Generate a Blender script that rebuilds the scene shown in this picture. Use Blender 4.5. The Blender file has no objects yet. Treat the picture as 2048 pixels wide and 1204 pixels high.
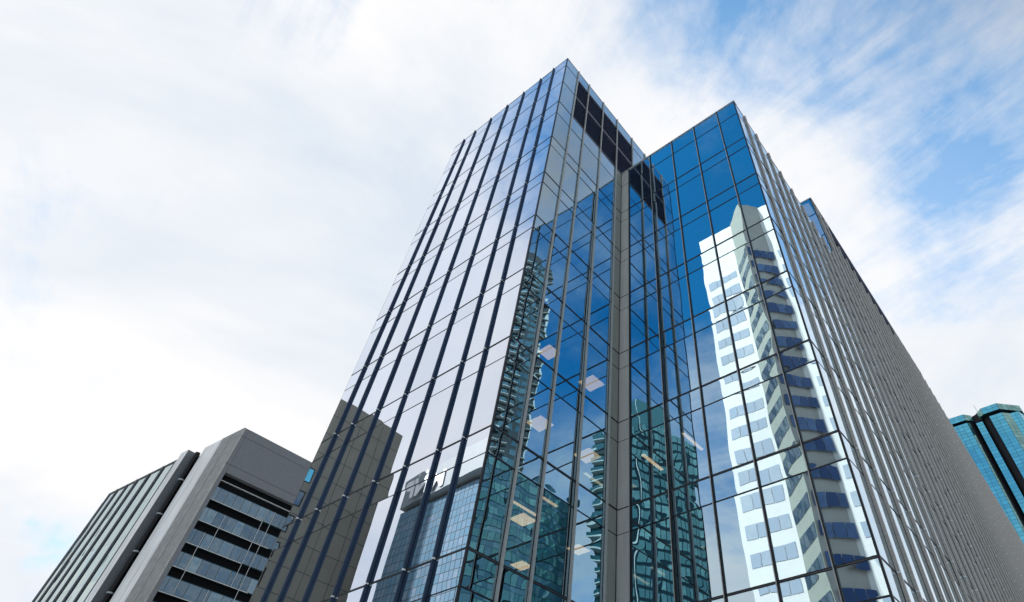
import bpy, bmesh, math, random
from mathutils import Vector, Matrix
random.seed(7)
SC = bpy.context.scene
COL = SC.collection
R_ = math.radians

# ------------------------------------------------------------------ camera
FPX, CX, CY = 1178.193, 1217.111, 579.915          # focal length / principal point on a 2048 x 1204 frame
FW = Vector((0.0, 0.66313594, 0.74849898)); RT = Vector((0.99937001, -0.02656459, 0.02353502)); UP = Vector((-0.03549049, -0.74802744, 0.66271817))
EYE = Vector((0, 0, 1.6))
cam = bpy.data.cameras.new("camera"); camo = bpy.data.objects.new("camera", cam); COL.objects.link(camo)
cam.sensor_width = 36; cam.lens = 36 * FPX / 2048
cam.shift_x = (1024 - CX) / 2048; cam.shift_y = (CY - 602) / 2048
cam.clip_start = 0.1; cam.clip_end = 5000
camo.matrix_world = Matrix.Translation(EYE) @ Matrix((RT, UP, -FW)).transposed().to_4x4()
SC.camera = camo

# ------------------------------------------------------------------ light
SUN_AZ, SUN_EL = 97.0, 35.0
sd = Vector((math.cos(R_(SUN_EL)) * math.cos(R_(SUN_AZ)), math.cos(R_(SUN_EL)) * math.sin(R_(SUN_AZ)), math.sin(R_(SUN_EL))))
sl = bpy.data.lights.new("sun", 'SUN'); sl.energy = 5.0; sl.angle = R_(0.5); sl.color = (1.0, 0.95, 0.87)
so = bpy.data.objects.new("sun", sl); COL.objects.link(so); so.rotation_euler = sd.to_track_quat('Z', 'Y').to_euler(); so.location = (0, 0, 300)
SC.view_settings.view_transform = 'Standard'; SC.view_settings.look = 'None'; SC.view_settings.gamma = 1
SC.view_settings.exposure = 0.5; SC.view_settings.use_curve_mapping = False
SC.cycles.max_bounces = 10; SC.cycles.glossy_bounces = 6; SC.cycles.transparent_max_bounces = 10; SC.cycles.transmission_bounces = 4
SC.cycles.diffuse_bounces = 2; SC.cycles.sample_clamp_indirect = 6

# ------------------------------------------------------------------ sky: Nishita with broken cloud
W = bpy.data.worlds.new("World"); SC.world = W; W.use_nodes = True
nt = W.node_tree; nt.nodes.clear()
def N(tree, t, **kw):
    n = tree.nodes.new(t)
    for k, v in kw.items():
        if k in n.inputs.keys(): n.inputs[k].default_value = v
        else: setattr(n, k, v)
    return n
def L(tree, a, b): tree.links.new(a, b)
def M(tree, op, a, b=None, c=None, clamp=False):
    n = tree.nodes.new('ShaderNodeMath'); n.operation = op; n.use_clamp = clamp
    for i, v in enumerate((a, b, c)):
        if v is None: continue
        if isinstance(v, (int, float)): n.inputs[i].default_value = v
        else: tree.links.new(v, n.inputs[i])
    return n.outputs[0]
def azel(az, el): return (math.cos(R_(el)) * math.cos(R_(az)), math.cos(R_(el)) * math.sin(R_(az)), math.sin(R_(el)))
tc = N(nt, 'ShaderNodeTexCoord'); DIR = tc.outputs['Generated']
sky = N(nt, 'ShaderNodeTexSky'); sky.sky_type = 'NISHITA'; sky.sun_disc = False
sky.sun_elevation = R_(SUN_EL); sky.sun_rotation = R_(90 - SUN_AZ); sky.air_density = 1.0; sky.dust_density = 0.3; sky.ozone_density = 3.0
tint = N(nt, 'ShaderNodeMix'); tint.data_type = 'RGBA'; tint.blend_type = 'MULTIPLY'; tint.inputs[0].default_value = 1.0
L(nt, sky.outputs[0], tint.inputs[6]); tint.inputs[7].default_value = (0.14, 0.95, 1.16, 1)
bg1 = N(nt, 'ShaderNodeBackground', Strength=0.15); L(nt, tint.outputs[2], bg1.inputs['Color'])
sep = N(nt, 'ShaderNodeSeparateXYZ'); L(nt, DIR, sep.inputs[0])
zz = M(nt, 'MAXIMUM', sep.outputs[2], 0.0); den = M(nt, 'ADD', zz, 0.22)
cu = M(nt, 'DIVIDE', sep.outputs[0], den); cv = M(nt, 'DIVIDE', sep.outputs[1], den)
comb = N(nt, 'ShaderNodeCombineXYZ'); L(nt, cu, comb.inputs[0]); L(nt, cv, comb.inputs[1])
STREAK = 50
def noise(scale, detail, rough, dist=0.0, rot=0.0, sc=(1, 1, 1), loc=(0, 0, 0)):
    m0 = N(nt, 'ShaderNodeMapping'); m0.inputs['Rotation'].default_value = (0, 0, R_(rot)); L(nt, comb.outputs[0], m0.inputs[0])
    mp = N(nt, 'ShaderNodeMapping'); mp.inputs['Scale'].default_value = sc; mp.inputs['Location'].default_value = loc
    L(nt, m0.outputs[0], mp.inputs[0])
    n = N(nt, 'ShaderNodeTexNoise', Scale=scale, Detail=detail, Roughness=rough, Distortion=dist); L(nt, mp.outputs[0], n.inputs['Vector']); return n.outputs[0]
nA = noise(2.1, 9, 0.62, 0.35, loc=(3.1, 1.7, 0))
nB = noise(3.0, 9, 0.66, 0.6, rot=STREAK, sc=(0.5, 2.0, 1), loc=(1.3, 4.2, 0))
nC = noise(7.0, 8, 0.66, 0.5, loc=(7, 2, 0))
nD = noise(1.5, 6, 0.55, 0.8, loc=(2, 9, 0))
mix = M(nt, 'ADD', M(nt, 'MULTIPLY', nA, 0.55), M(nt, 'ADD', M(nt, 'MULTIPLY', nB, 0.3), M(nt, 'MULTIPLY', nC, 0.15)))
BLOBS = [(42, 63, 26, -0.15), (38, 52, 60, -0.15), (48, 71, 70, -0.20), (80, 74, 220, -0.10), (128, 70, 120, -0.08), (46, 42, 160, -0.10), (30, 45, 60, -0.10), (-150, 64, 14, -0.28), (-155, 50, 30, -0.26), (-156, 36, 60, -0.22), (-88, 56, 9, -0.46), (178, 67, 40, -0.17), (6, 64, 30, -0.10),
         (140, 48, 5, 0.22), (172, 48, 30, 0.12), (148, 27, 16, -0.07), (-160, 28, 14, 0.06), (-90, 30, 20, 0.02), (60, 40, 8, 0.10)]
acc = 0.66
for az, el, n_, am in BLOBS:
    dp = N(nt, 'ShaderNodeVectorMath'); dp.operation = 'DOT_PRODUCT'; L(nt, DIR, dp.inputs[0]); dp.inputs[1].default_value = azel(az, el)
    acc = M(nt, 'ADD', acc, M(nt, 'MULTIPLY', M(nt, 'POWER', M(nt, 'MAXIMUM', dp.outputs['Value'], 0.0), n_), am))
f = M(nt, 'SUBTRACT', M(nt, 'ADD', M(nt, 'MULTIPLY', M(nt, 'SUBTRACT', mix, 0.5), 1.9), acc), 0.0)
mr = N(nt, 'ShaderNodeMapRange'); mr.interpolation_type = 'SMOOTHSTEP'; L(nt, f, mr.inputs[0]); mr.inputs[1].default_value = 0.16; mr.inputs[2].default_value = 0.74
MASK = M(nt, 'MAXIMUM', mr.outputs[0], M(nt, 'MULTIPLY', M(nt, 'ADD', M(nt, 'MULTIPLY', sep.outputs[1], 2.0), 0.0, clamp=True), 0.32))   # thin high haze towards the sun side
shade = N(nt, 'ShaderNodeMapRange'); L(nt, M(nt, 'ADD', M(nt, 'MULTIPLY', nD, 0.75), M(nt, 'MULTIPLY', nA, 0.25)), shade.inputs[0]); shade.inputs[1].default_value = 0.44; shade.inputs[2].default_value = 0.66
cc = N(nt, 'ShaderNodeMix'); cc.data_type = 'RGBA'; L(nt, shade.outputs[0], cc.inputs[0]); cc.inputs[6].default_value = (1.0, 0.995, 1.0, 1); cc.inputs[7].default_value = (0.72, 0.80, 0.90, 1)
bg2 = N(nt, 'ShaderNodeBackground', Strength=0.71); L(nt, cc.outputs[2], bg2.inputs['Color'])
dk_ = N(nt, 'ShaderNodeVectorMath'); dk_.operation = 'DOT_PRODUCT'; L(nt, DIR, dk_.inputs[0]); dk_.inputs[1].default_value = azel(4, 61)     # a bank of thicker, greyer cloud off to the right
L(nt, M(nt, 'MULTIPLY', M(nt, 'SUBTRACT', 1.0, M(nt, 'MULTIPLY', M(nt, 'POWER', M(nt, 'MAXIMUM', dk_.outputs['Value'], 0.0), 45.0), 0.62)), 0.71), bg2.inputs['Strength'])
ms = N(nt, 'ShaderNodeMixShader'); L(nt, MASK, ms.inputs[0]); L(nt, bg1.outputs[0], ms.inputs[1]); L(nt, bg2.outputs[0], ms.inputs[2])
wo = N(nt, 'ShaderNodeOutputWorld'); L(nt, ms.outputs[0], wo.inputs[0])

# ------------------------------------------------------------------ materials
def mat(name, col, rough=0.6, metal=0.0, spec=0.5, vary=0.0, scale=3.0, bump=0.0, bscale=40, streak=False):
    m = bpy.data.materials.new(name); m.use_nodes = True; t = m.node_tree; b = t.nodes['Principled BSDF']
    b.inputs['Roughness'].default_value = rough; b.inputs['Metallic'].default_value = metal; b.inputs['Specular IOR Level'].default_value = spec
    b.inputs['Base Color'].default_value = (*col, 1)
    geo = N(t, 'ShaderNodeNewGeometry')
    if vary:
        mp = N(t, 'ShaderNodeMapping'); L(t, geo.outputs['Position'], mp.inputs[0]); mp.inputs['Scale'].default_value = (1, 1, 0.15) if streak else (1, 1, 1)
        n = N(t, 'ShaderNodeTexNoise', Scale=scale, Detail=7, Roughness=0.65); L(t, mp.outputs[0], n.inputs['Vector'])
        r = N(t, 'ShaderNodeMapRange'); L(t, n.outputs[0], r.inputs[0]); r.inputs[1].default_value = 0.3; r.inputs[2].default_value = 0.7
        r.inputs[3].default_value = 1 - vary; r.inputs[4].default_value = 1 + vary
        vm = N(t, 'ShaderNodeVectorMath'); vm.operation = 'SCALE'; vm.inputs[0].default_value = col; L(t, r.outputs[0], vm.inputs['Scale']); L(t, vm.outputs[0], b.inputs['Base Color'])
    if bump:
        n = N(t, 'ShaderNodeTexNoise', Scale=bscale, Detail=4); L(t, geo.outputs['Position'], n.inputs['Vector'])
        bp = N(t, 'ShaderNodeBump', Strength=bump, Distance=0.02); L(t, n.outputs[0], bp.inputs['Height']); L(t, bp.outputs[0], b.inputs['Normal'])
    return m
def glass(name, tintc, base=0.62, gain=0.3, wave=0.0045, wscale=0.55, trans=(0.30, 0.42, 0.46), dark=None, light=None, rough=0.0, zs=0.6, power=1.0):
    """coated glass: mirror reflection that strengthens and whitens at grazing angles over a tinted body; each pane is slightly bowed"""
    m = bpy.data.materials.new(name); m.use_nodes = True; t = m.node_tree; t.nodes.clear()
    geo = N(t, 'ShaderNodeNewGeometry'); at = N(t, 'ShaderNodeAttribute', attribute_name='rnd')
    mp = N(t, 'ShaderNodeMapping'); L(t, geo.outputs['Position'], mp.inputs[0]); mp.inputs['Scale'].default_value = (1, 1, zs)
    n = N(t, 'ShaderNodeTexNoise', Scale=wscale, Detail=1.4, Roughness=0.45); n.noise_dimensions = '4D'
    L(t, mp.outputs[0], n.inputs['Vector']); L(t, M(t, 'MULTIPLY', at.outputs['Fac'], 2.4), n.inputs['W'])
    uv = N(t, 'ShaderNodeUVMap'); uv.uv_map = 'UVMap'; su = N(t, 'ShaderNodeSeparateXYZ'); L(t, uv.outputs[0], su.inputs[0])
    def edge(o):                      # pane bows towards its edges
        c = M(t, 'ABSOLUTE', M(t, 'SUBTRACT', o, 0.5)); return M(t, 'POWER', M(t, 'MULTIPLY', c, 2.0), 6.0)
    h = M(t, 'ADD', n.outputs[0], M(t, 'MULTIPLY', M(t, 'ADD', edge(su.outputs[0]), edge(su.outputs[1])), 0.10))
    bp = N(t, 'ShaderNodeBump', Strength=1.0, Distance=wave); L(t, h, bp.inputs['Height'])
    lw = N(t, 'ShaderNodeLayerWeight', Blend=0.5); fc = lw.outputs['Facing']
    fac = M(t, 'ADD', M(t, 'ADD', M(t, 'MULTIPLY', M(t, 'POWER', fc, power), gain), M(t, 'MULTIPLY', at.outputs['Fac'], 0.07)), base - 0.035, clamp=True)
    cm = N(t, 'ShaderNodeMix'); cm.data_type = 'RGBA'; L(t, M(t, 'POWER', fc, 5.0), cm.inputs[0]); cm.inputs[6].default_value = (*tintc, 1); cm.inputs[7].default_value = (1, 1, 1, 1)
    gl = N(t, 'ShaderNodeBsdfGlossy', Roughness=rough); L(t, cm.outputs[2], gl.inputs['Color']); L(t, bp.outputs[0], gl.inputs['Normal'])
    if dark:
        bk = N(t, 'ShaderNodeBsdfDiffuse', Color=(*dark, 1))
        if light:                     # pane tone varies: curtains, plus cloudy sky reflections painted into the colour
            n2 = N(t, 'ShaderNodeTexNoise', Scale=0.9, Detail=5, Roughness=0.7); L(t, geo.outputs['Position'], n2.inputs['Vector'])
            f = M(t, 'MULTIPLY', M(t, 'POWER', at.outputs['Fac'], 2.2), M(t, 'MULTIPLY', M(t, 'SUBTRACT', n2.outputs[0], 0.22, clamp=True), 2.4), clamp=True)
            dm = N(t, 'ShaderNodeMix'); dm.data_type = 'RGBA'; L(t, f, dm.inputs[0]); dm.inputs[6].default_value = (*dark, 1); dm.inputs[7].default_value = (*light, 1); L(t, dm.outputs[2], bk.inputs['Color'])
    else: bk = N(t, 'ShaderNodeBsdfTransparent', Color=(*trans, 1))
    mx = N(t, 'ShaderNodeMixShader'); L(t, fac, mx.inputs[0]); L(t, bk.outputs[0], mx.inputs[1]); L(t, gl.outputs[0], mx.inputs[2])
    o = N(t, 'ShaderNodeOutputMaterial'); L(t, mx.outputs[0], o.inputs[0]); return m
def emit(name, col, s):
    m = bpy.data.materials.new(name); m.use_nodes = True; t = m.node_tree; t.nodes.clear()
    e = N(t, 'ShaderNodeEmission', Strength=s, Color=(*col, 1)); o = N(t, 'ShaderNodeOutputMaterial'); L(t, e.outputs[0], o.inputs[0]); return m
G_MAIN = glass('coated_blue_glass', (0.70, 0.89, 1.0), base=0.60, gain=0.48, power=1.6, wave=0.007, trans=(0.42, 0.44, 0.42))
G_FLAT = glass('flatter_coated_blue_glass', (0.82, 0.885, 1.0), base=0.67, gain=0.42, power=1.6, wave=0.0022, trans=(0.42, 0.44, 0.42))
M_FIN1 = mat('navy_shade_fin', (0.035, 0.058, 0.105), 0.35, 0.55, vary=0.12, scale=6)  # navy base puts the face's shade and sky reflection into the fin colour
M_FIN1D = mat('navy_shade_fin_inner', (0.018, 0.035, 0.085), 0.4, 0.5)
M_FIN2 = mat('grey_fin', (0.42, 0.42, 0.41), 0.5, 0.15, vary=0.14, scale=9)
M_FIN4 = mat('grey_brown_fin', (0.55, 0.475, 0.42), 0.45, 0.2, vary=0.2, scale=14)
M_FIN4D = mat('dark_brown_fin_inner', (0.17, 0.155, 0.148), 0.5, 0.2, vary=0.2, scale=14)
M_BLACK = mat('black_gasket', (0.008, 0.009, 0.012), 0.4, spec=0.2)
M_TRANS = mat('dark_transom', (0.012, 0.015, 0.024), 0.4, 0.0, spec=0.25)
M_WHITE = mat('white_gap_and_letters', (0.92, 0.92, 0.92), 0.4)  # lettering white; on the fins it paints bright gaps of sky
M_COPE = mat('light_metal_coping', (0.62, 0.64, 0.66), 0.35, 0.4)
M_WHITEM = mat('weathered_white_metal', (0.72, 0.73, 0.73), 0.35, 0.3, vary=0.25, scale=0.8, streak=True)
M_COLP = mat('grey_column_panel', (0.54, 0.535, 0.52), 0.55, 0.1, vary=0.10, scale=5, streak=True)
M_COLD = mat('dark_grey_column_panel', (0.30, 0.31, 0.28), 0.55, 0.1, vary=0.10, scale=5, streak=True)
M_LOUV = mat('navy_louvre', (0.10, 0.125, 0.21), 0.6, 0.0, spec=0.15, vary=0.2, scale=8)
M_LOUVF = mat('louvre_frame', (0.20, 0.21, 0.25), 0.5, 0.2)
M_INT = mat('interior_dark', (0.03, 0.033, 0.036), 0.9)
M_CEIL = mat('ceiling_tile', (0.16, 0.16, 0.15), 0.9)
M_LAMP = emit('ceiling_lamp', (1.0, 0.74, 0.46), 2.0)
M_ROOF = mat('roof_membrane', (0.25, 0.25, 0.25), 0.9)
M_CONC = mat('grey_concrete', (0.15, 0.162, 0.182), 0.85, vary=0.14, scale=4, bump=1.0, bscale=7)
M_CONC2 = mat('pale_concrete', (0.36, 0.355, 0.34), 0.85, vary=0.18, scale=1.0, bump=0.8, bscale=7)
M_JOINT = mat('concrete_joint', (0.04, 0.04, 0.045), 0.9)
M_RECESS = mat('recess_shade', (0.006, 0.007, 0.009), 0.9, spec=0.05)  # near-black colour holds the shade of the deep window recesses
M_WBAR = mat('white_rail', (0.45, 0.48, 0.5), 0.4)
G_OFF = glass('office_glass', (0.42, 0.56, 0.68), 0.24, 0.2, 0.12, 0.8, dark=(0.006, 0.018, 0.032), light=(0.11, 0.16, 0.16))
G_RIB = glass('streaky_side_glass', (0.62, 0.74, 0.72), 0.55, 0.3, 0.16, 0.8, dark=(0.05, 0.08, 0.08), zs=0.22)
G_TEAL = glass('teal_mirror_glass', (0.17, 0.60, 0.78), 0.62, 0.25, 0.03, 0.3, dark=(0.0, 0.05, 0.08), light=(0.05, 0.34, 0.42))
G_TEAL2 = glass('pale_teal_glass', (0.40, 0.70, 0.66), 0.25, 0.3, 0.01, 0.3, dark=(0.02, 0.08, 0.10), light=(0.18, 0.33, 0.33))
G_TEAL3 = glass('teal_flat_glass', (0.40, 0.60, 0.70), 0.15, 0.3, 0.01, 0.3, dark=(0.025, 0.075, 0.11), light=(0.14, 0.24, 0.26))
G_SIGN = glass('pale_blue_grid_glass', (0.5, 0.7, 0.8), 0.15, 0.2, 0.01, 0.3, dark=(0.17, 0.31, 0.42), light=(0.34, 0.42, 0.52))
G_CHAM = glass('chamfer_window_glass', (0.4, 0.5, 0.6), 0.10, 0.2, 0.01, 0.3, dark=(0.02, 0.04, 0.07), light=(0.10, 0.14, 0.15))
G_PALE = glass('pale_ribbon_glass', (0.7, 0.8, 0.9), 0.3, 0.2, 0.01, 0.3, dark=(0.50, 0.58, 0.70), light=(0.74, 0.78, 0.84))
G_BLUE = glass('blue_ribbon_glass', (0.32, 0.45, 0.75), 0.10, 0.3, 0.01, 0.3, dark=(0.006, 0.028, 0.10), light=(0.10, 0.18, 0.32))
M_STONEW = mat('white_precast', (0.92, 0.91, 0.89), 0.7, vary=0.03, scale=0.5)
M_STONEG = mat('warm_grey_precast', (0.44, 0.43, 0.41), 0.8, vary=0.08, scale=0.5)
M_CHAM_SHADE = mat('green_grey_chamfer_shade', (0.30, 0.325, 0.29), 0.7, vary=0.06, scale=0.5)  # darker colour makes the sunlit chamfer look out of the sun
M_BROWN = mat('brown_grey_precast', (0.20, 0.19, 0.155), 0.85, vary=0.10, scale=0.1, bump=0.3)
M_DARKT = mat('dark_tower_frame', (0.025, 0.035, 0.04), 0.6)
M_TEALF = mat('teal_frame', (0.008, 0.025, 0.035), 0.6, spec=0.1)
M_SLABE = mat('balcony_edge', (0.50, 0.55, 0.54), 0.6)
M_ASPH = mat('asphalt', (0.05, 0.05, 0.052), 0.85, vary=0.2, scale=2, bump=0.3)
M_PAVE = mat('concrete_paving', (0.28, 0.275, 0.26), 0.85, vary=0.12, scale=1.5)
M_PAINT = mat('road_paint', (0.75, 0.75, 0.72), 0.7)
M_SIGNP = mat('pale_sign_band', (0.30, 0.34, 0.36), 0.6, vary=0.04, scale=0.4)

# ------------------------------------------------------------------ mesh helpers
class MB:
    def __init__(s): s.v = []; s.f = []; s.m = []; s.uv = []; s.r = []; s.mats = []
    def mi(s, m):
        if m not in s.mats: s.mats.append(m)
        return s.mats.index(m)
    def quad(s, pts, m, rnd=0.0):
        i = len(s.v); s.v += [tuple(p) for p in pts]; s.f.append(tuple(range(i, i + len(pts)))); s.m.append(s.mi(m)); s.r.append(rnd)
        s.uv.append([(0, 0), (1, 0), (1, 1), (0, 1)] if len(pts) == 4 else [(0.5, 0.5)] * len(pts))
    def obox(s, o, a, b, c, m, rnd=0.0):
        """box from corner o with edge vectors a, b, c"""
        o, a, b, c = map(Vector, (o, a, b, c))
        if a.cross(b).dot(c) < 0: a, b = b, a
        P = [o, o + a, o + a + b, o + b, o + c, o + a + c, o + a + b + c, o + b + c]
        i = len(s.v); s.v += [tuple(p) for p in P]
        for q in ((0, 3, 2, 1), (4, 5, 6, 7), (0, 1, 5, 4), (1, 2, 6, 5), (2, 3, 7, 6), (3, 0, 4, 7)):
            s.f.append(tuple(i + k for k in q)); s.m.append(s.mi(m)); s.r.append(rnd); s.uv.append([(0, 0), (1, 0), (1, 1), (0, 1)])
    def prism(s, pts, z0, z1, m, mtop=None):
        n = len(pts); ar = sum(pts[i][0] * pts[(i + 1) % n][1] - pts[(i + 1) % n][0] * pts[i][1] for i in range(n))
        if ar < 0: pts = pts[::-1]
        i = len(s.v); s.v += [(p[0], p[1], z0) for p in pts] + [(p[0], p[1], z1) for p in pts]
        def F(q, mm): s.f.append(tuple(q)); s.m.append(s.mi(mm)); s.r.append(0.0); s.uv.append([(0.5, 0.5)] * len(q))
        for k in range(n): F((i + k, i + (k + 1) % n, i + n + (k + 1) % n, i + n + k), m)
        F([i + n + k for k in range(n)], mtop or m); F([i + k for k in range(n)][::-1], m)
    def cyl(s, p, q, r, m, n=10):
        p, q = Vector(p), Vector(q); d = (q - p).normalized(); a = d.orthogonal().normalized(); b = d.cross(a)
        i = len(s.v)
        for c in (p, q): s.v += [tuple(c + r * (math.cos(2 * math.pi * k / n) * a + math.sin(2 * math.pi * k / n) * b)) for k in range(n)]
        for k in range(n): s.f.append((i + k, i + (k + 1) % n, i + n + (k + 1) % n, i + n + k)); s.m.append(s.mi(m)); s.r.append(0); s.uv.append([(0, 0)] * 4)
        for q_ in ([i + k for k in range(n)][::-1], [i + n + k for k in range(n)]): s.f.append(tuple(q_)); s.m.append(s.mi(m)); s.r.append(0); s.uv.append([(0, 0)] * n)
    def build(s, name, parent=None, label=None):
        me = bpy.data.meshes.new(name); me.from_pydata(s.v, [], s.f)
        for m in s.mats: me.materials.append(m)
        me.polygons.foreach_set('material_index', s.m)
        uv = me.uv_layers.new(name='UVMap'); flat = [c for f in s.uv for p in f for c in p]; uv.data.foreach_set('uv', flat)
        at = me.attributes.new('rnd', 'FLOAT', 'FACE'); at.data.foreach_set('value', s.r)
        me.update()
        o = bpy.data.objects.new(name, me); COL.objects.link(o)
        if parent is not None: o.parent = parent
        if label: o['label'] = label
        return o
def thing(name, label, cat, group=None):
    o = bpy.data.objects.new(name, None); COL.objects.link(o); o['label'] = label; o['category'] = cat
    if group: o['group'] = group
    return o
def topx(p):
    d = Vector(p) - EYE; z = d.dot(FW)
    if z < 0.1: return None
    return (CX + FPX * d.dot(RT) / z, CY - FPX * d.dot(UP) / z)
def area(pts):
    q = [topx(p) for p in pts]
    if any(x is None for x in q): return 0.0
    cx = sum(x[0] for x in q) / len(q); cy = sum(x[1] for x in q) / len(q)
    if not (-20 < cx < 2068 and -20 < cy < 1224): return 0.0
    return abs(sum(q[i][0] * q[(i + 1) % len(q)][1] - q[(i + 1) % len(q)][0] * q[i][1] for i in range(len(q)))) / 2
class Panes:
    """collects repeated flat pieces of one thing; the 100 largest in the picture become parts of their own, the rest one part"""
    def __init__(s): s.l = []
    def add(s, pts, m, gain=1.0): s.l.append((area(pts) * gain, pts, m, random.random()))
    def build(s, name, parent, keep=100):
        s.l.sort(key=lambda a: -a[0]); rest = MB()
        for i, (ar, pts, m, r) in enumerate(s.l):
            if i < keep and ar > 0:
                b = MB(); b.quad(pts, m, r); b.build(name, parent)
            else: rest.quad(pts, m, r)
        if rest.f:
            o = rest.build(name, parent)
            if len(s.l) > keep: o['kind'] = 'stuff'
V3 = lambda p, z: Vector((p[0], p[1], z))
def pane_pts(P, U, Nn, u0, u1, z0, z1, off=0.0):
    a = [P + U * u0 + Nn * off, P + U * u1 + Nn * off]
    q = [V3(a[0], z0), V3(a[1], z0), V3(a[1], z1), V3(a[0], z1)]
    nrm = (q[1] - q[0]).cross(q[2] - q[0])
    if nrm.dot(Vector((Nn[0], Nn[1], 0))) < 0: q = [q[1], q[0], q[3], q[2]]
    return q

# ------------------------------------------------------------------ the glass office tower
A = Vector((-3.59013, 15.96461)); D1 = Vector((-0.777694, 0.628643)); D2 = Vector((0.628643, 0.777694)); N1 = -D2; N2 = -D1
def P(a, s): return A + D1 * a + D2 * s
lev = lambda k: 8.86124 + 4.0 * k
T1, T2, T3 = lev(9.0214), lev(7.1927), 46.1
RS = 6.692; BA = -8.857
tower = thing('glass_tower', 'L-shaped blue mirror glass tower with vertical metal fins, filling the middle of the view', 'office tower')
panes = Panes()
LV = [0.0]
for k in range(-2, 7): LV += [lev(k - 0.25), lev(k)]
LVA = LV[1:] ; LVA = [0.0] + [z for z in LVA if z > 0.3]
LVB = LVA + [lev(6.785), T2]
LVA = LVA + [lev(6.785), lev(7.2), lev(7.98), lev(8.70), T1]
g = 0.012
def panes_on(P0, U, Nn, us, zs, skip=lambda u0, u1, z0, z1: False, m=None):
    for i in range(len(us) - 1):
        for j in range(len(zs) - 1):
            if skip(us[i], us[i + 1], zs[j], zs[j + 1]): continue
            q = pane_pts(P0, U, Nn, us[i] + g, us[i + 1] - g, zs[j] + g, zs[j + 1] - g)
            ta, tb_ = random.uniform(-.004, .004), random.uniform(-.004, .004)      # no two panes sit at quite the same angle
            for p in q:
                uu = (p.xy - P0).dot(U); p += V3(Nn, 0) * ((ta if uu > (us[i] + us[i + 1]) / 2 else 0) + (tb_ if p.z > (zs[j] + zs[j + 1]) / 2 else 0))
            panes.add(q, m or G_MAIN)
def transoms(P0, U, Nn, u0, u1, zs, thick=0.075, thin=0.035, proud=0.012, zmin=-1):
    for z in zs[1:-1]:
        if z < zmin: continue
        kk = (z - lev(0)) / 4
        big = abs(kk - round(kk)) < 0.02 and kk < 6.5 or abs(kk - 7.2) < 0.02
        h = thick if big else thin
        b = MB(); b.obox(V3(P0 + U * u0 - Nn * 0.09, z - h / 2), V3(U, 0) * (u1 - u0), V3(Nn, 0) * (0.09 + proud), (0, 0, h), M_TRANS)
        if big: b.obox(V3(P0 + U * (u0 + .02) + Nn * proud, z - h * 0.12), V3(U, 0) * (u1 - u0 - .04), V3(Nn, 0) * 0.006, (0, 0, h * 0.10), M_FIN4D)
        b.build('transom', tower)
def fin(P0, U, Nn, u, z0, z1, depth, w, mo, ticks=True, off=0.012):
    """one full-height vertical fin on a slim black base, with white blocks painting the bright sky gaps at each floor joint"""
    b = MB(); c = P0 + U * (u - w / 2)
    b.obox(V3(c + U * 0.012 + Nn * -0.05, z0), V3(U, 0) * (w - 0.024), V3(Nn, 0) * (0.05 + off), (0, 0, z1 - z0), M_BLACK)
    b.obox(V3(c + Nn * off, z0), V3(U, 0) * w, V3(Nn, 0) * (depth - off), (0, 0, z1 - z0), mo)
    if ticks:
        for k in range(-2, 11):
            z = lev(k)
            if not (z0 + 0.2 < z < z1 - 0.2): continue
            t = 0.05
            b.obox(V3(c - U * 0.004 + Nn * (off + 0.015), z - t / 2), V3(U, 0) * (w + 0.008), V3(Nn, 0) * (depth - off - 0.011), (0, 0, t), M_WHITE)
    return b.build('fin', tower)
# front face of the tall block
U1 = [0, 1.297, 2.584, 4.301, 6.026, 7.814, 9.587, 10.854, 12.0]
panes_on(A, D1, N1, U1, LVA, m=G_FLAT)
transoms(A, D1, N1, 0.03, 12.0, LVA, thick=0.06, thin=0.022)
for u in U1[1:-1]: fin(A, D1, N1, u, 0.0, T1 + 0.02, 0.11, 0.055, M_FIN1)
# right face of the tall block
U2 = [0, 1.271, 2.516, 4.244, 5.994, 7.964, 9.711, 11.45, 13.2, 15.0]
def skip2(u0, u1, z0, z1):
    if u0 > 5.9 and z1 < T2 + 0.01: return True
    if 1.2 < u0 < 6.1 and z0 > lev(7.1) and z1 < lev(8.8): return True
    return False
zs2 = [z for z in LVA if z < T2 - .1] + [T2 if abs(z - lev(7.2)) < .1 else z for z in LVA if z > T2 - .1]
panes_on(A, D2, N2, U2, zs2, skip2)
transoms(A, D2, N2, 0.03, 5.97, [z for z in zs2 if z < T2 - .1] + [99], thick=0.085, thin=0.045)
transoms(A, D2, N2, 0.03, 15.0, [0] + [z for z in zs2 if z > T2 - .1], thick=0.085, thin=0.045)
for u in U2[1:-1]: fin(A, D2, N2, u, 0.0 if u < 6.1 else T2 + 0.1, T1 + 0.02, 0.105, 0.07, M_FIN2, ticks=False, off=0.02)
for i in range(1, 5):
    for z0, z1 in ((lev(7.2), lev(7.98)), (lev(7.98), lev(8.70))):
        u0, u1 = U2[i] + .05, U2[i + 1] - .05; b = MB()
        b.obox(V3(A + D2 * u0 - N2 * 0.25, z0 + .05), V3(D2, 0) * (u1 - u0), V3(N2, 0) * 0.05, (0, 0, z1 - z0 - .1), M_BLACK)
        n = 14
        for k in range(n):
            z = z0 + 0.06 + (z1 - z0 - 0.16) * k / n
            b.obox(V3(A + D2 * u0 - N2 * 0.10, z), V3(D2, 0) * (u1 - u0), V3(N2, 0) * 0.10 + Vector((0, 0, -0.05)), (0, 0, 0.02), M_LOUV)
        for zz_ in (z0 + 0.01, z1 - 0.08): b.obox(V3(A + D2 * u0 - N2 * 0.2, zz_), V3(D2, 0) * (u1 - u0), V3(N2, 0) * 0.215, (0, 0, 0.07), M_LOUVF)
        b.build('louvre_panel', tower)
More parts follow.
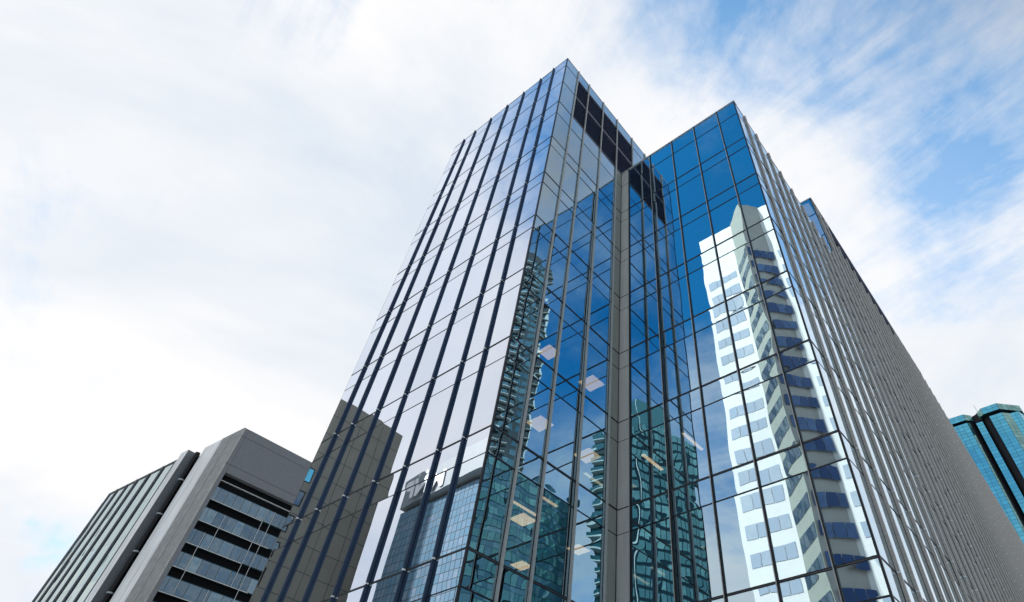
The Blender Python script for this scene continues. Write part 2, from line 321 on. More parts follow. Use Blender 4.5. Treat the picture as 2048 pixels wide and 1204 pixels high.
# corner trims, copings
def post(a, s, z0, z1, w=0.07):
    b = MB(); p = P(a, s); b.obox(V3(p - D1 * w / 2 - D2 * w / 2, z0), V3(D1, 0) * w, V3(D2, 0) * w, (0, 0, z1 - z0), M_TRANS); b.build('corner_post', tower)
post(0.02, 0.02, 0, T1); post(12.0, .03, 0, T1, 0.05); post(BA + .02, RS + .02, 0, T2); post(BA + .02, RS + 15.77, T2 + .05, T3)
def coping(P0, U, Nn, u0, u1, z, h=0.07, pr=0.03, m=M_COPE):
    b = MB(); b.obox(V3(P0 + U * u0 - Nn * 0.3, z), V3(U, 0) * (u1 - u0), V3(Nn, 0) * (0.3 + pr), (0, 0, h), m); b.build('roof_coping', tower)
coping(A, D1, N1, -0.03, 12.0, T1, 0.05, 0.02); coping(A, D2, N2, 0.30, 15.0, T1 + 0.002, 0.05, 0.02)
FB = P(BA, RS)
coping(FB, D1, N1, -0.03, 8.86, T2, 0.09, 0.05); coping(FB, D2, N2, 0.3, 15.7, T2 + .002, 0.05, 0.02)
# lower block front face
U3 = [0, 1.263, 2.987, 4.703, 6.449, 8.212]
panes_on(FB, D1, N1, U3, LVB)
transoms(FB, D1, N1, 0.03, 8.20, LVB, thick=0.085, thin=0.05)
for u in U3[1:]:
    b = MB(); w = 0.075
    b.obox(V3(FB + D1 * (u - w / 2) - N1 * 0.05, 0), V3(D1, 0) * w, V3(N1, 0) * 0.11, (0, 0, T2 + .02), M_BLACK)
    b.obox(V3(FB + D1 * (u + w / 2 - 0.03) + N1 * 0.06, 0), V3(D1, 0) * 0.03, V3(N1, 0) * 0.012, (0, 0, T2 + .02), M_FIN2)
    b.build('mullion', tower)
# grey column in the inner corner
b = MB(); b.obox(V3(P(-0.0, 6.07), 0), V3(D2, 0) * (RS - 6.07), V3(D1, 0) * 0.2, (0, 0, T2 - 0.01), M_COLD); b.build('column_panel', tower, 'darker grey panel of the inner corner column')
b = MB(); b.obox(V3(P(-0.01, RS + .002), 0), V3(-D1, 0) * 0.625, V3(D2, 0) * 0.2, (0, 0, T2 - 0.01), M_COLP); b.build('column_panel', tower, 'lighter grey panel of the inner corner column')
b = MB()
for z in [z for z in LVB[1:-1]]:
    kk = (z - lev(0)) / 4; h = 0.07 if abs(kk - round(kk)) < .02 else 0.03
    b.obox(V3(P(0.0, 6.07), z - h / 2), V3(D2, 0) * (RS - 6.07), V3(N2, 0) * 0.012, (0, 0, h), M_BLACK)
    b.obox(V3(P(-0.014, RS + .002), z - h / 2), V3(-D1, 0) * 0.61, V3(N1, 0) * 0.010, (0, 0, h * .6), M_BLACK)
b.obox(V3(P(-0.001, RS - .03), 0), V3(D2, 0) * 0.03, V3(N2, 0) * .014, (0, 0, T2 - .02), M_BLACK)
b.build('column_joints', tower)
# right flank: long finned face
F4U = [0, 1.31, 2.87] + [4.6 + 1.733 * k for k in range(24)]
F4U = [u for u in F4U if u < 45.5]; KINK = F4U[-1]
LVC = LVA[:-5] + [lev(6.785), lev(7.0), lev(7.75), lev(8.0), lev(8.75), T3]
iC = min(range(len(F4U)), key=lambda i: abs(F4U[i] - 15.75)); SC0 = 15.75
panes_on(FB, D2, N2, [u for u in F4U if u < 15.5] + [SC0], LVB)
usC = [SC0] + [u for u in F4U if u > 16.2]
panes_on(FB, D2, N2, usC, LVC)
transoms(FB, D2, N2, 0.03, SC0, LVB, thick=0.075, thin=0.035)
transoms(FB, D2, N2, SC0 + .01, KINK, LVC, thick=0.075, thin=0.035)
for u in F4U[1:]:
    zt = T2 + 0.03 if u < 15.5 else T3 + 0.03
    if 19.6 < u < 34.2: zt = T3 - 2.3
    if abs(u - KINK) < .1: continue
    fin(FB, D2, N2, u, 0.0, zt, 0.115, 0.09, M_FIN4)
b = MB(); b.obox(V3(FB + D2 * 19.4 + N2 * .015, T3 - 2.25), V3(D2, 0) * 15.0, V3(N2, 0) * 0.03, (0, 0, 2.1), M_BLACK)
for k in range(12): b.obox(V3(FB + D2 * 19.4 + N2 * .045, T3 - 2.2 + .17 * k), V3(D2, 0) * 15.0, V3(N2, 0) * 0.05, (0, 0, 0.03), M_LOUV)
b.build('louvre_panel', tower, 'long black louvre band under the roof edge')
coping(FB, D2, N2, SC0, KINK, T3, 0.12, 0.10, M_COPE)
aK = math.atan2(D2.y, D2.x) + R_(0.70); DK = Vector((math.cos(aK), math.sin(aK))); NK = Vector((DK.y, -DK.x)); PK = FB + D2 * KINK
F5U = [0] + [1.733 * (k + 1) for k in range(31)]
panes_on(PK, DK, NK, F5U, LVC)
transoms(PK, DK, NK, 0.0, F5U[-1], LVC, thick=0.075, thin=0.035)
for u in F5U[:-1]: fin(PK, DK, NK, u, 0.0, T3 + 0.03, 0.115, 0.09, M_FIN4)
coping(PK, DK, NK, 0.02, F5U[-1], T3 + .001, 0.10, 0.05, M_COPE)
# raised rear block: its blue front face above the lower roof
FC = P(BA, RS + SC0); UC = [0, 1.9, 3.63, 5.36, 7.1, 8.85]
panes_on(FC, D1, N1, UC, [T2, lev(7.0), lev(8.0), lev(8.75), T3] if T2 < lev(7) else [T2, lev(8.0), lev(8.75), T3])
transoms(FC, D1, N1, 0.03, 8.85, [0, lev(8.0), lev(8.75), 99], thick=0.06, thin=0.05)
coping(FC, D1, N1, -0.03, 8.85, T3, 0.10, 0.04)
for u in UC[1:-1]:
    b = MB(); b.obox(V3(FC + D1 * (u - .035) - N1 * .05, T2 + .1), V3(D1, 0) * .07, V3(N1, 0) * .1, (0, 0, T3 - T2 - .1), M_BLACK); b.build('mullion', tower)
panes.build('glass_pane', tower)
# roofs and rear walls
def rect(a0, a1, s0, s1): return [tuple(P(a0, s0)), tuple(P(a1, s0)), tuple(P(a1, s1)), tuple(P(a0, s1))]
b = MB(); b.prism(rect(0.1, 11.9, 0.1, 14.9), T1 - 0.5, T1 - 0.1, M_ROOF); b.prism(rect(BA + .1, -0.1, RS + .1, RS + SC0 - .1), T2 - .5, T2 - .1, M_ROOF)
b.prism(rect(BA + 1.2, -0.1, RS + SC0 + .1, RS + 99), T3 - .5, T3 - .1, M_ROOF); b.build('roof', tower)
b = MB(); b.prism(rect(11.75, 12.0, 0.1, 15.0), 0, T1 - .05, M_COLD); b.prism(rect(0.1, 11.7, 14.8, 15.0), 0, T1 - .05, M_COLD)
b.prism(rect(-0.3, -0.05, 15.1, RS + 99), 0, T3 - .05, M_COLD); b.prism(rect(BA + 1.4, -.35, RS + 98.5, RS + 99), 0, T3 - .05, M_COLD); b.build('rear_wall', tower)
for k in range(-1, 9):
    b = MB(); z0, z1 = lev(k - .25) + .03, lev(k) - .03
    b.prism(rect(0.15, 11.6, 0.15, 14.6), z0, z1, M_INT)
    if k < 7: b.prism(rect(BA + .15, -0.35, RS + .15, RS + 15.6), z0, z1, M_INT)
    b.prism(rect(BA + 1.3, -0.35, RS + 15.9, RS + 98), z0, z1, M_INT)
    for q in ((0.15, 11.6, 0.15, 14.6), (BA + .15, -0.35, RS + .15, RS + 15.6)):
        if k < 7: b.prism(rect(q[0] + .5, q[1] - .1, q[2] + .5, q[3] - .1), z0 - 0.02, z0 - 0.002, M_CEIL)
    b.build('floor_slab', tower)
b = MB(); b.prism(rect(5.5, 11.0, 6.2, 13.0), 0, T1 - .6, M_INT); b.prism(rect(BA + 3.8, -1.0, RS + 6, RS + 15.0), 0, T2 - .6, M_INT); b.prism(rect(BA + 3.8, -1.0, RS + 17, RS + 96), 0, T3 - .6, M_INT)
b.build('service_core', tower)
def ray(x, y):
    d = FW * FPX + RT * (x - CX) - UP * (y - CY); return d.normalized()
for (x, y, k, w, l) in [(1098, 705, 3, .75, .75), (1183, 767, 3, .9, .9), (1080, 848, 2, .8, .8), (1175, 912, 2, .85, .85), (1050, 1018, 1, .12, 1.5), (1046, 1040, 1, .7, .7), (1043, 1132, 1, .65, .65), (1157, 1100, 1, .6, .7), (1097, 1003, 1, .12, .9),
                        (1305, 925, 2, .16, 1.5), (1386, 884, 2, .14, 1.5), ]:
    zc = lev(k - .25) + .03 - 0.045; d = ray(x, y); t = (zc - EYE.z) / d.z; c = EYE + d * t
    b = MB(); b.obox(c - V3(D1, 0) * w / 2 - V3(D2, 0) * l / 2, V3(D1, 0) * w, V3(D2, 0) * l, (0, 0, 0.022), M_LAMP); b.build('ceiling_light', tower)

# ------------------------------------------------------------------ concrete office building at lower left
K2 = 2.35
P2 = Vector((-26.108, 36.652)) * K2; H2 = 24.855 * K2 + 1.6
L2 = Vector((math.cos(R_(145.8)), math.sin(R_(145.8)))); NL2 = Vector((-L2.y, L2.x))
if NL2.dot(P2) > 0: NL2 = -NL2
conc = thing('concrete_office_building', 'grey concrete office building with dark ribbon windows and a ribbed glass side, at lower left', 'office building')
b = MB(); w_ = 34.0
LW = 18.5 * K2
q0 = P2 - N2 * 0.9; 
b.prism([tuple(P2 - N2 * 0.9 + D2 * 0.4), tuple(P2 + L2 * (LW - .1) - NL2 * 0.9 + D2 * .9), tuple(P2 + L2 * (LW - .1) + D2 * w_), tuple(P2 - N2 * .9 + D2 * w_)], 0, H2 - 0.6, M_RECESS)
b.build('core_wall', conc)
b = MB(); WB = 3.45 * K2
b.obox(V3(P2 - N2 * 1.2 + D2 * 0.9, H2 - WB), V3(D2, 0) * (w_ - .9), V3(N2, 0) * 1.2, (0, 0, WB), M_CONC)
b.build('parapet_wall', conc)
b = MB()
for dz in (0.66, 2.88): b.obox(V3(P2 + D2 * 0.02, H2 - dz * K2), V3(D2, 0) * (w_ - .1), V3(N2, 0) * 0.012, (0, 0, 0.06), M_JOINT)
b.build('wall_joint', conc)
b = MB(); b.obox(V3(P2, 0), V3(L2, 0) * (2.7 * K2), V3(-NL2, 0) * 0.88, (0, 0, H2), M_CONC2)
b.build('corner_pier', conc)
b = MB(); b.obox(V3(P2 + L2 * .02, 0), V3(D2, 0) * 0.88, V3(-N2, 0) * 0.9, (0, 0, H2 - .01), M_CONC); 
b.obox(V3(P2 + L2 * 1.3 * K2 + NL2 * .0, 0), V3(L2, 0) * .06, V3(NL2, 0) * .012, (0, 0, H2 - .3), M_JOINT); b.build('corner_pier', conc)
wp = Panes(); nrow = 16
for r in range(nrow):
    zt = H2 - (4.49 + 1.462 * r) * K2; zb = zt - 0.85 * K2
    if zt < 3: break
    b = MB()
    b.obox(V3(P2 + D2 * 0.1 - N2 * .85, zb - 0.1), V3(D2, 0) * (w_ - .3), V3(N2, 0) * 0.55, (0, 0, 0.95 * K2), M_TEALF)
    b.obox(V3(P2 + D2 * 0.1 - N2 * .28, zb - .12), V3(D2, 0) * (9.6 if r % 2 == 0 else 12.5), V3(N2, 0) * 0.08, (0, 0, 0.10), M_WBAR)
    b.build('window_surround', conc)
    u = 0.15
    while u < w_ - 1.5:
        wdt = 1.39 * random.choice((1, 1, 1.0, 1.35))
        m_ = G_OFF
        wp.add(pane_pts(P2, D2, N2, u + .03, u + wdt - .03, zb + .02, zt - .02, -0.24), m_); u += wdt
wp.build('window', conc)
b = MB()
for s_, ra, rb in ((1.75, 1, 2), (1.15, 2, 3), (4.15, 0, 3), (4.72, 0, 4), (1.2, 3, 4), (3.0, 4, 6)):
    zt = H2 - (4.49 + 1.462 * ra) * K2; zb = H2 - (4.49 + 1.462 * rb + .85) * K2
    b.obox(V3(P2 + D2 * s_ * K2 - N2 * .2, zb), V3(D2, 0) * .07, V3(N2, 0) * .06, (0, 0, zt - zb), M_WBAR)
b.obox(V3(P2 + D2 * 0.2 - N2 * .9, H2 - 3.93 * K2), V3(D2, 0) * (w_ - .5), V3(N2, 0) * .3, (0, 0, .09), M_WBAR)
b.build('cleaning_rail', conc)
# ribbed side
def strip(u0, u1, off, depth, m, name, z1=None):
    b = MB(); b.obox(V3(P2 + L2 * u0 * K2 + NL2 * (off - depth), 0), V3(L2, 0) * (u1 - u0) * K2, V3(NL2, 0) * depth, (0, 0, (z1 or H2)), m); return b.build(name, conc)
strip(2.72, 5.0, -0.06, 0.8, M_WHITEM, 'light_pilaster')
strip(5.02, 6.3, -1.2, 0.4, M_CONC2, 'notch_wall', H2 - 1.4)
strip(6.35, 7.3, 1.1, 2.4, M_CONC, 'light_pilaster')
strip(6.36, 7.32, 1.14, 0.03, M_WHITEM, 'pilaster_facing')
b = MB(); pc = P2 + L2 * 5.75 * K2 - NL2 * 0.1; b.cyl(V3(pc, 0), V3(pc, H2 - .5), 0.42, M_BLACK, 14)
for k in range(9): b.cyl(V3(pc, H2 - 6 - 6.2 * k), V3(pc, H2 - 5.8 - 6.2 * k), 0.50, M_WBAR, 14)
b.build('drainpipe', conc)
b = MB(); pc = P2 + L2 * 6.1 * K2 - NL2 * 0.4; b.cyl(V3(pc, 0), V3(pc, H2 - .1), 0.3, M_CONC, 12); b.build('drainpipe', conc)
edges = [7.35, 8.62, 10.46, 12.5, 14.3, 15.78, 17.34, 18.5]
gp = Panes()
for i in range(len(edges) - 1):
    u0, u1 = edges[i], edges[i + 1]
    z = H2 - .4
    while z > 0:
        zb = max(z - 6.86, 0); gp.add(pane_pts(P2, L2, NL2, u0 * K2 + .1 + (u1 - u0) * K2 * .12, u1 * K2 - .1 - (u1 - u0) * K2 * .22, zb + .012, z - .012, 0.15), G_RIB); z -= 6.86
    b = MB(); b.obox(V3(P2 + L2 * (u1 * K2 - .22) + NL2 * 0, 0), V3(L2, 0) * .45, V3(NL2, 0) * 0.32, (0, 0, H2 + (.15 if i % 2 else 0)), M_CONC); b.build('rib', conc)
gp.build('side_window', conc)
b = MB(); b.obox(V3(P2 + L2 * edges[0] * K2 - NL2 * .9, 0), V3(L2, 0) * (18.5 - edges[0]) * K2, V3(NL2, 0) * 1.0, (0, 0, H2 - .1), M_TEALF)
b.obox(V3(P2 + L2 * edges[0] * K2 - NL2 * .2, H2 - .1), V3(L2, 0) * (18.5 - edges[0]) * K2, V3(NL2, 0) * .5, (0, 0, .2), M_CONC2); b.build('side_wall', conc)
b = MB(); b.obox(V3(P2 + L2 * 18.5 * K2 - NL2 * .4, 0), V3(L2, 0) * 1.2, V3(NL2, 0) * .5, (0, 0, H2 - 1.6), M_TEALF); b.build('rib', conc)

# ------------------------------------------------------------------ teal skyscraper at right
KT = 1.75
def tp(x, y): return Vector((x, y)) * KT
HT = 100 * KT + 1.6
teal = thing('teal_glass_skyscraper', 'teal mirror glass skyscraper with chamfered bays and dark vertical slots, at right edge', 'skyscraper')
capL = [tp(90.4, 134.9), tp(97.7, 129.3), tp(100.1, 129.7), tp(102.5, 133)]
capR = [tp(101.0, 130.5), tp(101.2, 126.5), tp(104.3, 124.0), tp(110.8, 124.7), tp(113.2, 127.6), tp(117.5, 127.9), tp(121, 132)]
bx = [tp(118, 150), tp(92, 150), tp(90.4, 134.9)]
tpn = Panes()
def inset(pts, dd):
    c = sum(pts, Vector((0, 0))) / len(pts); return [p + (c - p).normalized() * dd for p in pts]
def curtain(pan, p, q, z0, z1, cw, rh, m, off=0.06, gap=0.09):
    U = (q - p); ln = U.length; U = U / ln; Nn = Vector((U.y, -U.x)); n = max(1, round(ln / cw)); k = max(1, round((z1 - z0) / rh))
    for i in range(n):
        for j in range(k):
            pan.add(pane_pts(p, U, Nn, ln * i / n + gap / 2, ln * (i + 1) / n - gap / 2, z0 + (z1 - z0) * j / k + gap / 2, z0 + (z1 - z0) * (j + 1) / k - gap / 2, off), m)
RH = 0.97 * KT
CAPB = HT - 1.9 * KT; BODT = HT - 2.75 * KT
full = capL[:3] + capR[1:] + bx[:2]
b = MB(); b.prism([tuple(p) for p in inset(capL[:3] + [tp(103, 140), tp(92, 145)], 0.0)], CAPB, HT, M_TEALF, M_ROOF); b.build('roof_crown', teal)
b = MB(); b.prism([tuple(p) for p in capR[1:] + [tp(118, 145), tp(103.2, 140)]], CAPB, HT, M_TEALF, M_ROOF); b.build('roof_crown', teal)
b = MB(); b.prism([tuple(p) for p in [tp(100.2, 129.9), tp(101.3, 128.0), tp(103, 133)]], CAPB - 1, HT - .5, M_BLACK); b.build('link_roof', teal)
b = MB(); b.prism([tuple(p) for p in inset(full, 2.6)], 0, CAPB + .3, M_BLACK); b.build('recess_core', teal)
for a_, c_ in ((capL[0], capL[1]), (capL[1], capL[2])): curtain(tpn, a_, c_, CAPB, HT, 1.25 * KT, RH, G_TEAL if c_ is capL[1] else G_TEAL2)
for i in range(len(capR) - 1):
    if i == 0: curtain(tpn, capR[0], capR[1], CAPB, HT, 1.25 * KT, RH, G_TEAL2)
    else: curtain(tpn, capR[i], capR[i + 1], CAPB, HT, 1.25 * KT, RH, G_TEAL if i in (1,) else (G_TEAL2 if i == 2 else G_TEAL))
def bay(pts, mats_, name='bay_wall'):
    for i in range(len(pts) - 1):
        p, q = pts[i], pts[i + 1]; U = (q - p).normalized(); Nn = Vector((U.y, -U.x))
        b = MB(); b.obox(V3(p - Nn * 1.2, 0), V3(q - p, 0), V3(Nn, 0) * 1.2, (0, 0, BODT), M_TEALF); b.build(name, teal)
        curtain(tpn, p, q, BODT - RH * math.floor(BODT / RH), BODT, 1.25 * KT, RH, mats_[i])
bay([tp(90.4, 134.9), tp(97.7, 129.3), tp(98.5, 129.4)], [G_TEAL, G_TEAL2])
bay([tp(100.1, 129.4), tp(101.4, 128.4)], [G_TEAL])
bay([tp(102.2, 126.2), tp(104.6, 124.35), tp(107.0, 124.6), tp(108.6, 123.6), tp(110.6, 124.9), tp(113, 127.8), tp(117, 128)], [G_TEAL, G_TEAL2, G_TEAL, G_TEAL, G_TEAL, G_TEAL])
tpn.build('glass_pane', teal)
b = MB(); pm = tp(100.6, 126.9); b.cyl(V3(tp(103.5, 131), HT - 1), V3(tp(103.5, 131), HT + 8), 0.12, M_COLP, 6); b.build('antenna', teal)

# ------------------------------------------------------------------ neighbours seen in the mirror glass
def face(p, q):
    p, q = Vector(p), Vector(q); U = (q - p); ln = U.length; U = U / ln; return p, U, Vector((U.y, -U.x)), ln
def ribbon(parent, p, q, zs, hgt, m, cw=1.6, m0=0.5, m1=0.5, frame=None, flip=False, name='window_band', off=0.05, gap=0.08):
    p, U, Nn, ln = face(p, q)
    if flip: Nn = -Nn
    n = max(1, round((ln - m0 - m1) / cw)); w = (ln - m0 - m1) / n
    for z in zs:
        b = MB()
        for i in range(n): b.quad(pane_pts(p, U, Nn, m0 + w * i + gap / 2, m0 + w * (i + 1) - gap / 2, z, z + hgt, off), m, random.random())
        b.build(name, parent)
def rb(cam_, az, d): return Vector((cam_[0] + d * math.cos(R_(az)), cam_[1] + d * math.sin(R_(az))))
C1, C3, CR = (12.7723, 15.8006), (21.1836, 26.2062), (1.231, 42.3348)
# white banded tower
wt = thing('white_banded_tower', 'white tower with blue ribbon windows and grey angled bay, mirrored in the right-hand face', 'office tower')
p3 = 70.0
def on3(az): return rb(C3, az, p3 / math.cos(R_(az + 129)))
a0, a1, a2, a3, a4 = on3(-153.85), on3(-148.85), None, on3(-143.33), on3(-134.0)
a2 = a1 + Vector((math.cos(R_(6)), math.sin(R_(6)))) * 5.2
back = -D2 * 24
b = MB(); b.prism([tuple(a0), tuple(a4), tuple(a4 + back), tuple(a0 + back)], 0, 102.6, M_STONEW, M_ROOF); b.build('main_body', wt)
ins = -D2 * 0.6
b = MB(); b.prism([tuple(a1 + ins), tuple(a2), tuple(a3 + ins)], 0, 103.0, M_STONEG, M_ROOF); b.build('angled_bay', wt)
zsw = [87.9 - 3.72 * k - 1.85 for k in range(23)]
def pside(p, q): return (p, q)
for (p_, q_, m_, cw, mm) in ((a0, a1, G_PALE, 1.6, 0.7), (a3, a4, G_PALE, 1.7, 0.5)):
    ribbon(wt, p_, q_, zsw, 1.85, m_, cw, mm, 0.5, flip=(face(p_, q_)[2].dot(D2) < 0))
cB = Vector(a1 + a3) / 2
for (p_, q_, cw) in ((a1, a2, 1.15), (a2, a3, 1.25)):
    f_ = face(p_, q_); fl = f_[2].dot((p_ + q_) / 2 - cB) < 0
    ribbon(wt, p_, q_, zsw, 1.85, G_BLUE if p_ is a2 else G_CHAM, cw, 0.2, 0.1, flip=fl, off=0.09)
b = MB(); fq = face(a1, a2); fn = fq[2] if fq[2].dot((a1 + a2) / 2 - cB) > 0 else -fq[2]; b.obox(V3(a1 + fn * .01, 0), V3(fq[1], 0) * fq[3], V3(fn, 0) * .03, (0, 0, 103.0), M_CHAM_SHADE); b.build('bay_shade_skin', wt)  # thin added skin carrying the chamfer's painted shade
b = MB(); b.obox(V3(a3 + D2 * .01 + N2 * 1.0, 90.5), V3(N2, 0) * 4, V3(D2, 0) * .05, (0, 0, 2.6), M_BLACK); b.build('recess_plate', wt)  # flat black plate painting in the dark recess above the windows
# teal balcony tower
tb = thing('teal_balcony_tower', 'teal glass apartment tower with stacked balconies and a pointed top, mirrored in the inner corner', 'apartment tower')
cT = rb(CR, -94.0, 160); HTB = 160 * .785 + 1.6
lT = rb(CR, -89.1, 168); rT = rb(CR, -100.4, 176); bT = rb(CR, -94.5, 195)
b = MB(); hb = HTB - 9
pts = [cT, rT, bT, lT]; ar = 0
b.prism([tuple(p) for p in pts], 0, hb, M_TEALF, M_ROOF); b.build('tower_body', tb)
b = MB(); i0 = [V3(p, hb) for p in (cT, (cT + rT) / 2, bT, (cT + lT) / 2)]; tops = [V3(cT, HTB), V3((cT + rT) / 2, HTB - 1), V3(bT, HTB - 5), V3((cT * 2 + lT) / 3, HTB - 4)]
for k in range(4): b.quad([i0[k], i0[(k + 1) % 4], tops[(k + 1) % 4], tops[k]], G_TEAL2)
b.quad(tops, M_ROOF); b.build('pointed_crown', tb)
nf = int(hb / 3.1)
for (p_, q_) in ((cT, rT), (lT, cT)):
    f_ = face(p_, q_); fl = f_[2].dot(cT - bT) < 0
    ribbon(tb, p_, q_, [hb - 3.1 * (k + 1) + .8 for k in range(nf)], 2.2, G_TEAL2, 1.5, 0.3, 0.3, flip=fl, off=0.08, gap=.25)
for k in range(nf):
    z = hb - 3.1 * (k + 1)
    b = MB(); p_, U_, Nn_, ln_ = face(lT, cT)
    if Nn_.dot(cT - bT) < 0: Nn_ = -Nn_
    b.obox(V3(p_ + U_ * .3, z), V3(U_, 0) * ln_ * .33, V3(Nn_, 0) * 1.8, (0, 0, .35), M_SLABE); b.obox(V3(p_ + U_ * ln_ * .62, z), V3(U_, 0) * ln_ * .22, V3(Nn_, 0) * 1.8, (0, 0, .3), M_SLABE)
    b.obox(V3(p_ + U_ * .3 + Nn_ * 1.75, z + .35), V3(U_, 0) * ln_ * .33, V3(Nn_, 0) * .05, (0, 0, 1.0), G_TEAL2); b.build('balcony', tb)
b = MB(); b.cyl(V3(cT, 0), V3(cT, HTB), 0.09, M_SLABE, 8); b.build('corner_strip', tb)
# dark residential tower
dk = thing('dark_balcony_tower', 'very tall dark tower with crowded balconies, mirrored at the left of the inner glass face', 'apartment tower')
p_ = rb(CR, -81.8, 185); q_ = rb(CR, -73.5, 175); HD = 1.19 * 185
Ud = (q_ - p_).normalized(); Nd = Vector((Ud.y, -Ud.x)); Nd = Nd if Nd.dot(p_) < 0 else -Nd
Nd = -Nd if Nd.dot(Vector(CR) - p_) < 0 else Nd
b = MB(); b.prism([tuple(p_), tuple(q_), tuple(q_ - Nd * 25), tuple(p_ - Nd * 25)], 0, HD, M_DARKT, M_ROOF); b.prism([tuple(p_ + Ud * 4 - Nd * 4), tuple(q_ - Nd * 4), tuple(q_ - Nd * 20), tuple(p_ + Ud * 4 - Nd * 20)], HD, HD + 10, M_DARKT); b.build('tower_body', dk)
for k in range(60):
    z = HD - 3.4 * (k + 1)
    if z < 2: break
    b = MB(); b.obox(V3(p_ - Ud * .3, z), V3(Ud, 0) * 6.0, V3(Nd, 0) * 0.8, (0, 0, .25), M_COLD)
    for i in range(12): 
        if random.random() < .75: b.quad(pane_pts(p_, Ud, Nd, 1.0 + i * 2.2, 2.7 + i * 2.2, z + .5, z + 2.6, .06), G_TEAL3, random.random())
    b.obox(V3(p_ + Ud * 9, z), V3(Ud, 0) * 12, V3(Nd, 0) * 1.2, (0, 0, .22), M_COLP); b.build('storey', dk)
b = MB(); b.cyl(V3(p_ - Ud * .2 + Nd * .2, 0), V3(p_ - Ud * .2 + Nd * .2, HD - 18), .25, M_SLABE, 6); b.build('corner_strip', dk)
# curved teal office block
cv_ = thing('curved_office_block', 'curved teal glass block with rounded roof line, mirrored at the foot of the inner corner', 'office building')
cp = [rb(CR, az, d) for az, d in ((-87.56, 172), (-86.8, 168), (-85.9, 164.5), (-83.96, 159), (-81.14, 153), (-77.5, 148.5), (-73, 146))]
HC = .543 * 172 + 1.6
b = MB(); b.prism([tuple(p) for p in cp] + [tuple(cp[-1] + Vector((5, -40))), tuple(cp[0] + Vector((2, -30)))], 0, HC, M_TEALF, M_ROOF); b.build('block_body', cv_)
for k in range(int(HC / 3.4)):
    b = MB(); z = HC - 3.4 * (k + 1)
    for i in range(len(cp) - 1):
        p_, U_, Nn_, ln_ = face(cp[i], cp[i + 1])
        if Nn_.dot(Vector(CR) - p_) < 0: Nn_ = -Nn_
        n = max(1, round(ln_ / 1.25)); w = ln_ / n
        for j in range(n):
            b.quad(pane_pts(p_, U_, Nn_, w * j + .06, w * (j + 1) - .06, z + .1, z + 2.1, .05), G_TEAL2 if random.random() < .8 else G_TEAL3, random.random())
            b.quad(pane_pts(p_, U_, Nn_, w * j + .03, w * (j + 1) - .03, z + 2.2, z + 3.3, .03), G_TEAL3, random.random())
    b.build('window_band', cv_)
# office building with the lettered sign
sg = thing('signed_office_building', 'glass building with pale top band and white lettering, mirrored low in the left face', 'office building')
tS = 140.0; pS = tS * math.cos(R_(172.39 - 231)); 
def on1(az): return rb(C1, az, pS / math.cos(R_(az - 231)))
HS = .540 * tS + 1.6
s0, s1 = on1(172.39), on1(-172.0)
face_n = Vector((math.cos(R_(51)), math.sin(R_(51))))      # faces the tall block
Us = (s1 - s0).normalized(); lS = (s1 - s0).length
b = MB(); b.prism([tuple(s0), tuple(s1), tuple(s1 - face_n * 30), tuple(s0 - face_n * 30)], 0, HS - 8.2, M_DARKT, M_ROOF); b.build('block_body', sg)
arc = []
for i in range(25):
    t = i / 24; arc.append(s0 + Us * (lS * t) + face_n * (0.5 + 1.6 * math.sin(math.pi * min(1, t * 1.0))))
b = MB(); b.prism([tuple(p) for p in arc] + [tuple(s1 - face_n * 20), tuple(s0 - face_n * 20)], HS - 7.4, HS, M_SIGNP, M_ROOF); b.build('roof_band', sg)
b = MB(); b.prism([tuple(s0 - face_n * 1.2), tuple(s1 - face_n * 1.2), tuple(s1 - face_n * 20), tuple(s0 - face_n * 20)], HS - 8.3, HS - 7.3, M_BLACK); b.build('shadow_gap', sg)
for k in range(int((HS - 8.3) / 1.75)):
    z = HS - 8.3 - 1.75 * (k + 1); b = MB(); n = int(lS / 1.3); w = lS / n
    for i in range(n): b.quad(pane_pts(s0, Us, face_n, w * i + .07, w * (i + 1) - .07, z + .07, z + 1.68, .05), G_SIGN, random.random())
    b.build('window_band', sg)
def text_mesh(body, size, extrude):
    cu_ = bpy.data.curves.new('lettering', 'FONT'); cu_.body = body; cu_.size = size; cu_.extrude = extrude; cu_.align_x = 'CENTER'; cu_.offset = 0.04 * size; cu_.space_character = 1.06
    o = bpy.data.objects.new('lettering', cu_); COL.objects.link(o); dg = bpy.context.evaluated_depsgraph_get(); me = bpy.data.meshes.new_from_object(o.evaluated_get(dg)); bpy.data.objects.remove(o); return me
me = text_mesh('MNP', 6.0, 0.08); me.materials.clear(); me.materials.append(M_WHITE)
lo = bpy.data.objects.new('lettering', me); COL.objects.link(lo); lo.parent = sg
cS = on1(174.55) + face_n * 1.55
X = Vector((-face_n.y, face_n.x, 0))      # reading direction for someone facing the wall
lo.matrix_world = Matrix.Translation(V3(cS + face_n * 0.5, HS - 6.6)) @ Matrix((X, Vector((0, 0, 1)), X.cross(Vector((0, 0, 1))))).transposed().to_4x4()
b = MB(); cM = V3(cS + face_n * .5, HS - 1.6)
b.quad([cM - X * .2, cM - X * 0.9 + Vector((0, 0, .0)), cM - X * .2 + Vector((0, 0, 1.2))], M_WHITE); b.quad([cM + X * 1.6 + Vector((0, 0, -.2)), cM + X * 2.1 + Vector((0, 0, -.2)), cM + X * 1.6 + Vector((0, 0, 1.2))], M_WHITE); b.build('logo_mark', sg)
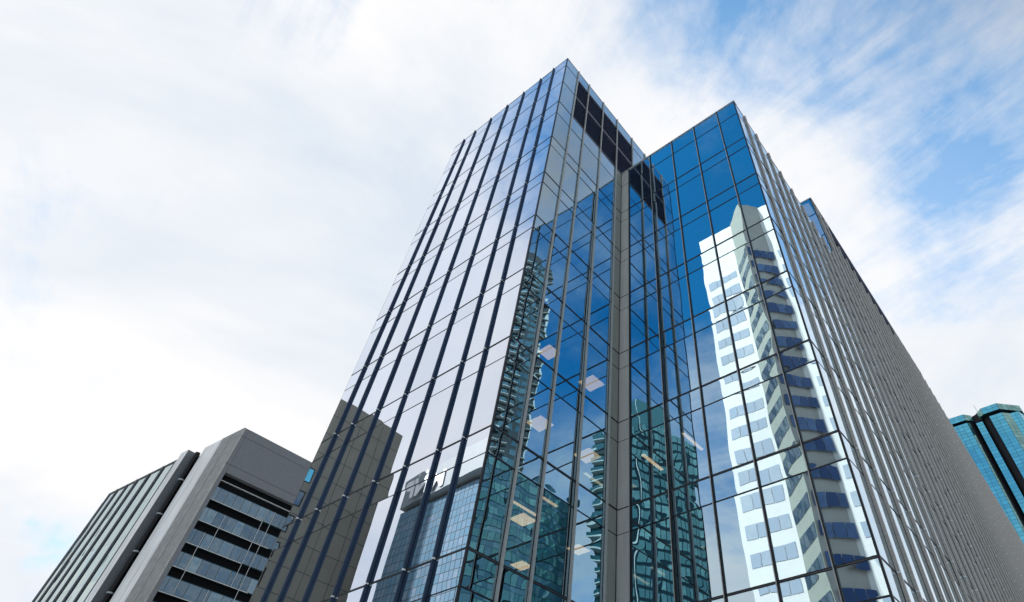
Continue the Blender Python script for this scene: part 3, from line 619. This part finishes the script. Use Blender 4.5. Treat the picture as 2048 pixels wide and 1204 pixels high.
# brown concrete tower
br = thing('brown_concrete_tower', 'blank brown-grey concrete tower with panel joints, mirrored at lower left of the tower', 'tower')
pB = 150 * .8696
def onB(az): return rb(C1, az, pB / math.cos(R_(az - 141)))
b0, b1 = onB(170.58), onB(162.4); HB = .7187 * pB + 1.6; Ub = (b1 - b0).normalized(); nB_ = Vector((math.cos(R_(-39)), math.sin(R_(-39)))); lB = (b1 - b0).length
b = MB(); b.prism([tuple(b0), tuple(b1), tuple(b1 - nB_ * 14), tuple(b0 - nB_ * 14)], 0, HB, M_BROWN, M_ROOF)
b.build('tower_body', br)
b = MB()
z = HB - 5.2
while z > 2: b.obox(V3(b0, z), V3(Ub, 0) * lB, V3(nB_, 0) * .02, (0, 0, .12), M_JOINT); z -= 5.2
for f_ in (.25, .55): b.obox(V3(b0 + Ub * lB * f_, 0), V3(Ub, 0) * .1, V3(nB_, 0) * .022, (0, 0, HB - 1), M_JOINT)
b.build('panel_joint', br)
uW0 = (onB(163.62) - b0).length
for k in range(14):
    zt = pB / math.cos(R_(163.4 - 141)) * (.522 - .0405 * k) + 1.6
    if zt < 3: break
    b = MB(); b.obox(V3(b0 + Ub * uW0 + nB_ * .0, zt - 3.6), V3(Ub, 0) * (lB - uW0 - .3), V3(nB_, 0) * .05, (0, 0, 3.6), M_BLACK)
    b.quad(pane_pts(b0, Ub, nB_, uW0 + .25, lB - .5, zt - 3.4, zt - .3, .06), G_TEAL if k == 0 else G_OFF, random.random()); b.build('window', br)

# ------------------------------------------------------------------ ground, street and pavement
def sheet(name, pts, z, m, h=None):
    b = MB()
    if h: b.prism(pts, z, z + h, m)
    else: b.quad([(p[0], p[1], z) for p in pts], m)
    o = b.build(name); o['kind'] = 'structure'; return o
sheet('ground', [(-1500, -1500), (1500, -1500), (1500, 1500), (-1500, 1500)], -0.02, M_PAVE)
ctr = A * 0.38
def strip2(c, U, Nn, l0, l1, w0, w1): return [tuple(c + U * l0 + Nn * w0), tuple(c + U * l1 + Nn * w0), tuple(c + U * l1 + Nn * w1), tuple(c + U * l0 + Nn * w1)]
sheet('road', strip2(A + N1 * 8, D1, N1, -90, 140, 0, 13), -0.012, M_ASPH)
sheet('pavement', strip2(A, D1, N1, -60, 12, 0.6, 7.8), -0.012, M_PAVE, 0.132)
b = MB()
for k in range(-14, 22): b.quad([(p[0], p[1], -0.006) for p in strip2(A + N1 * 14.4, D1, N1, k * 6, k * 6 + 3, 0, .15)], M_PAINT)
o = b.build('road_marking'); o['kind'] = 'structure'
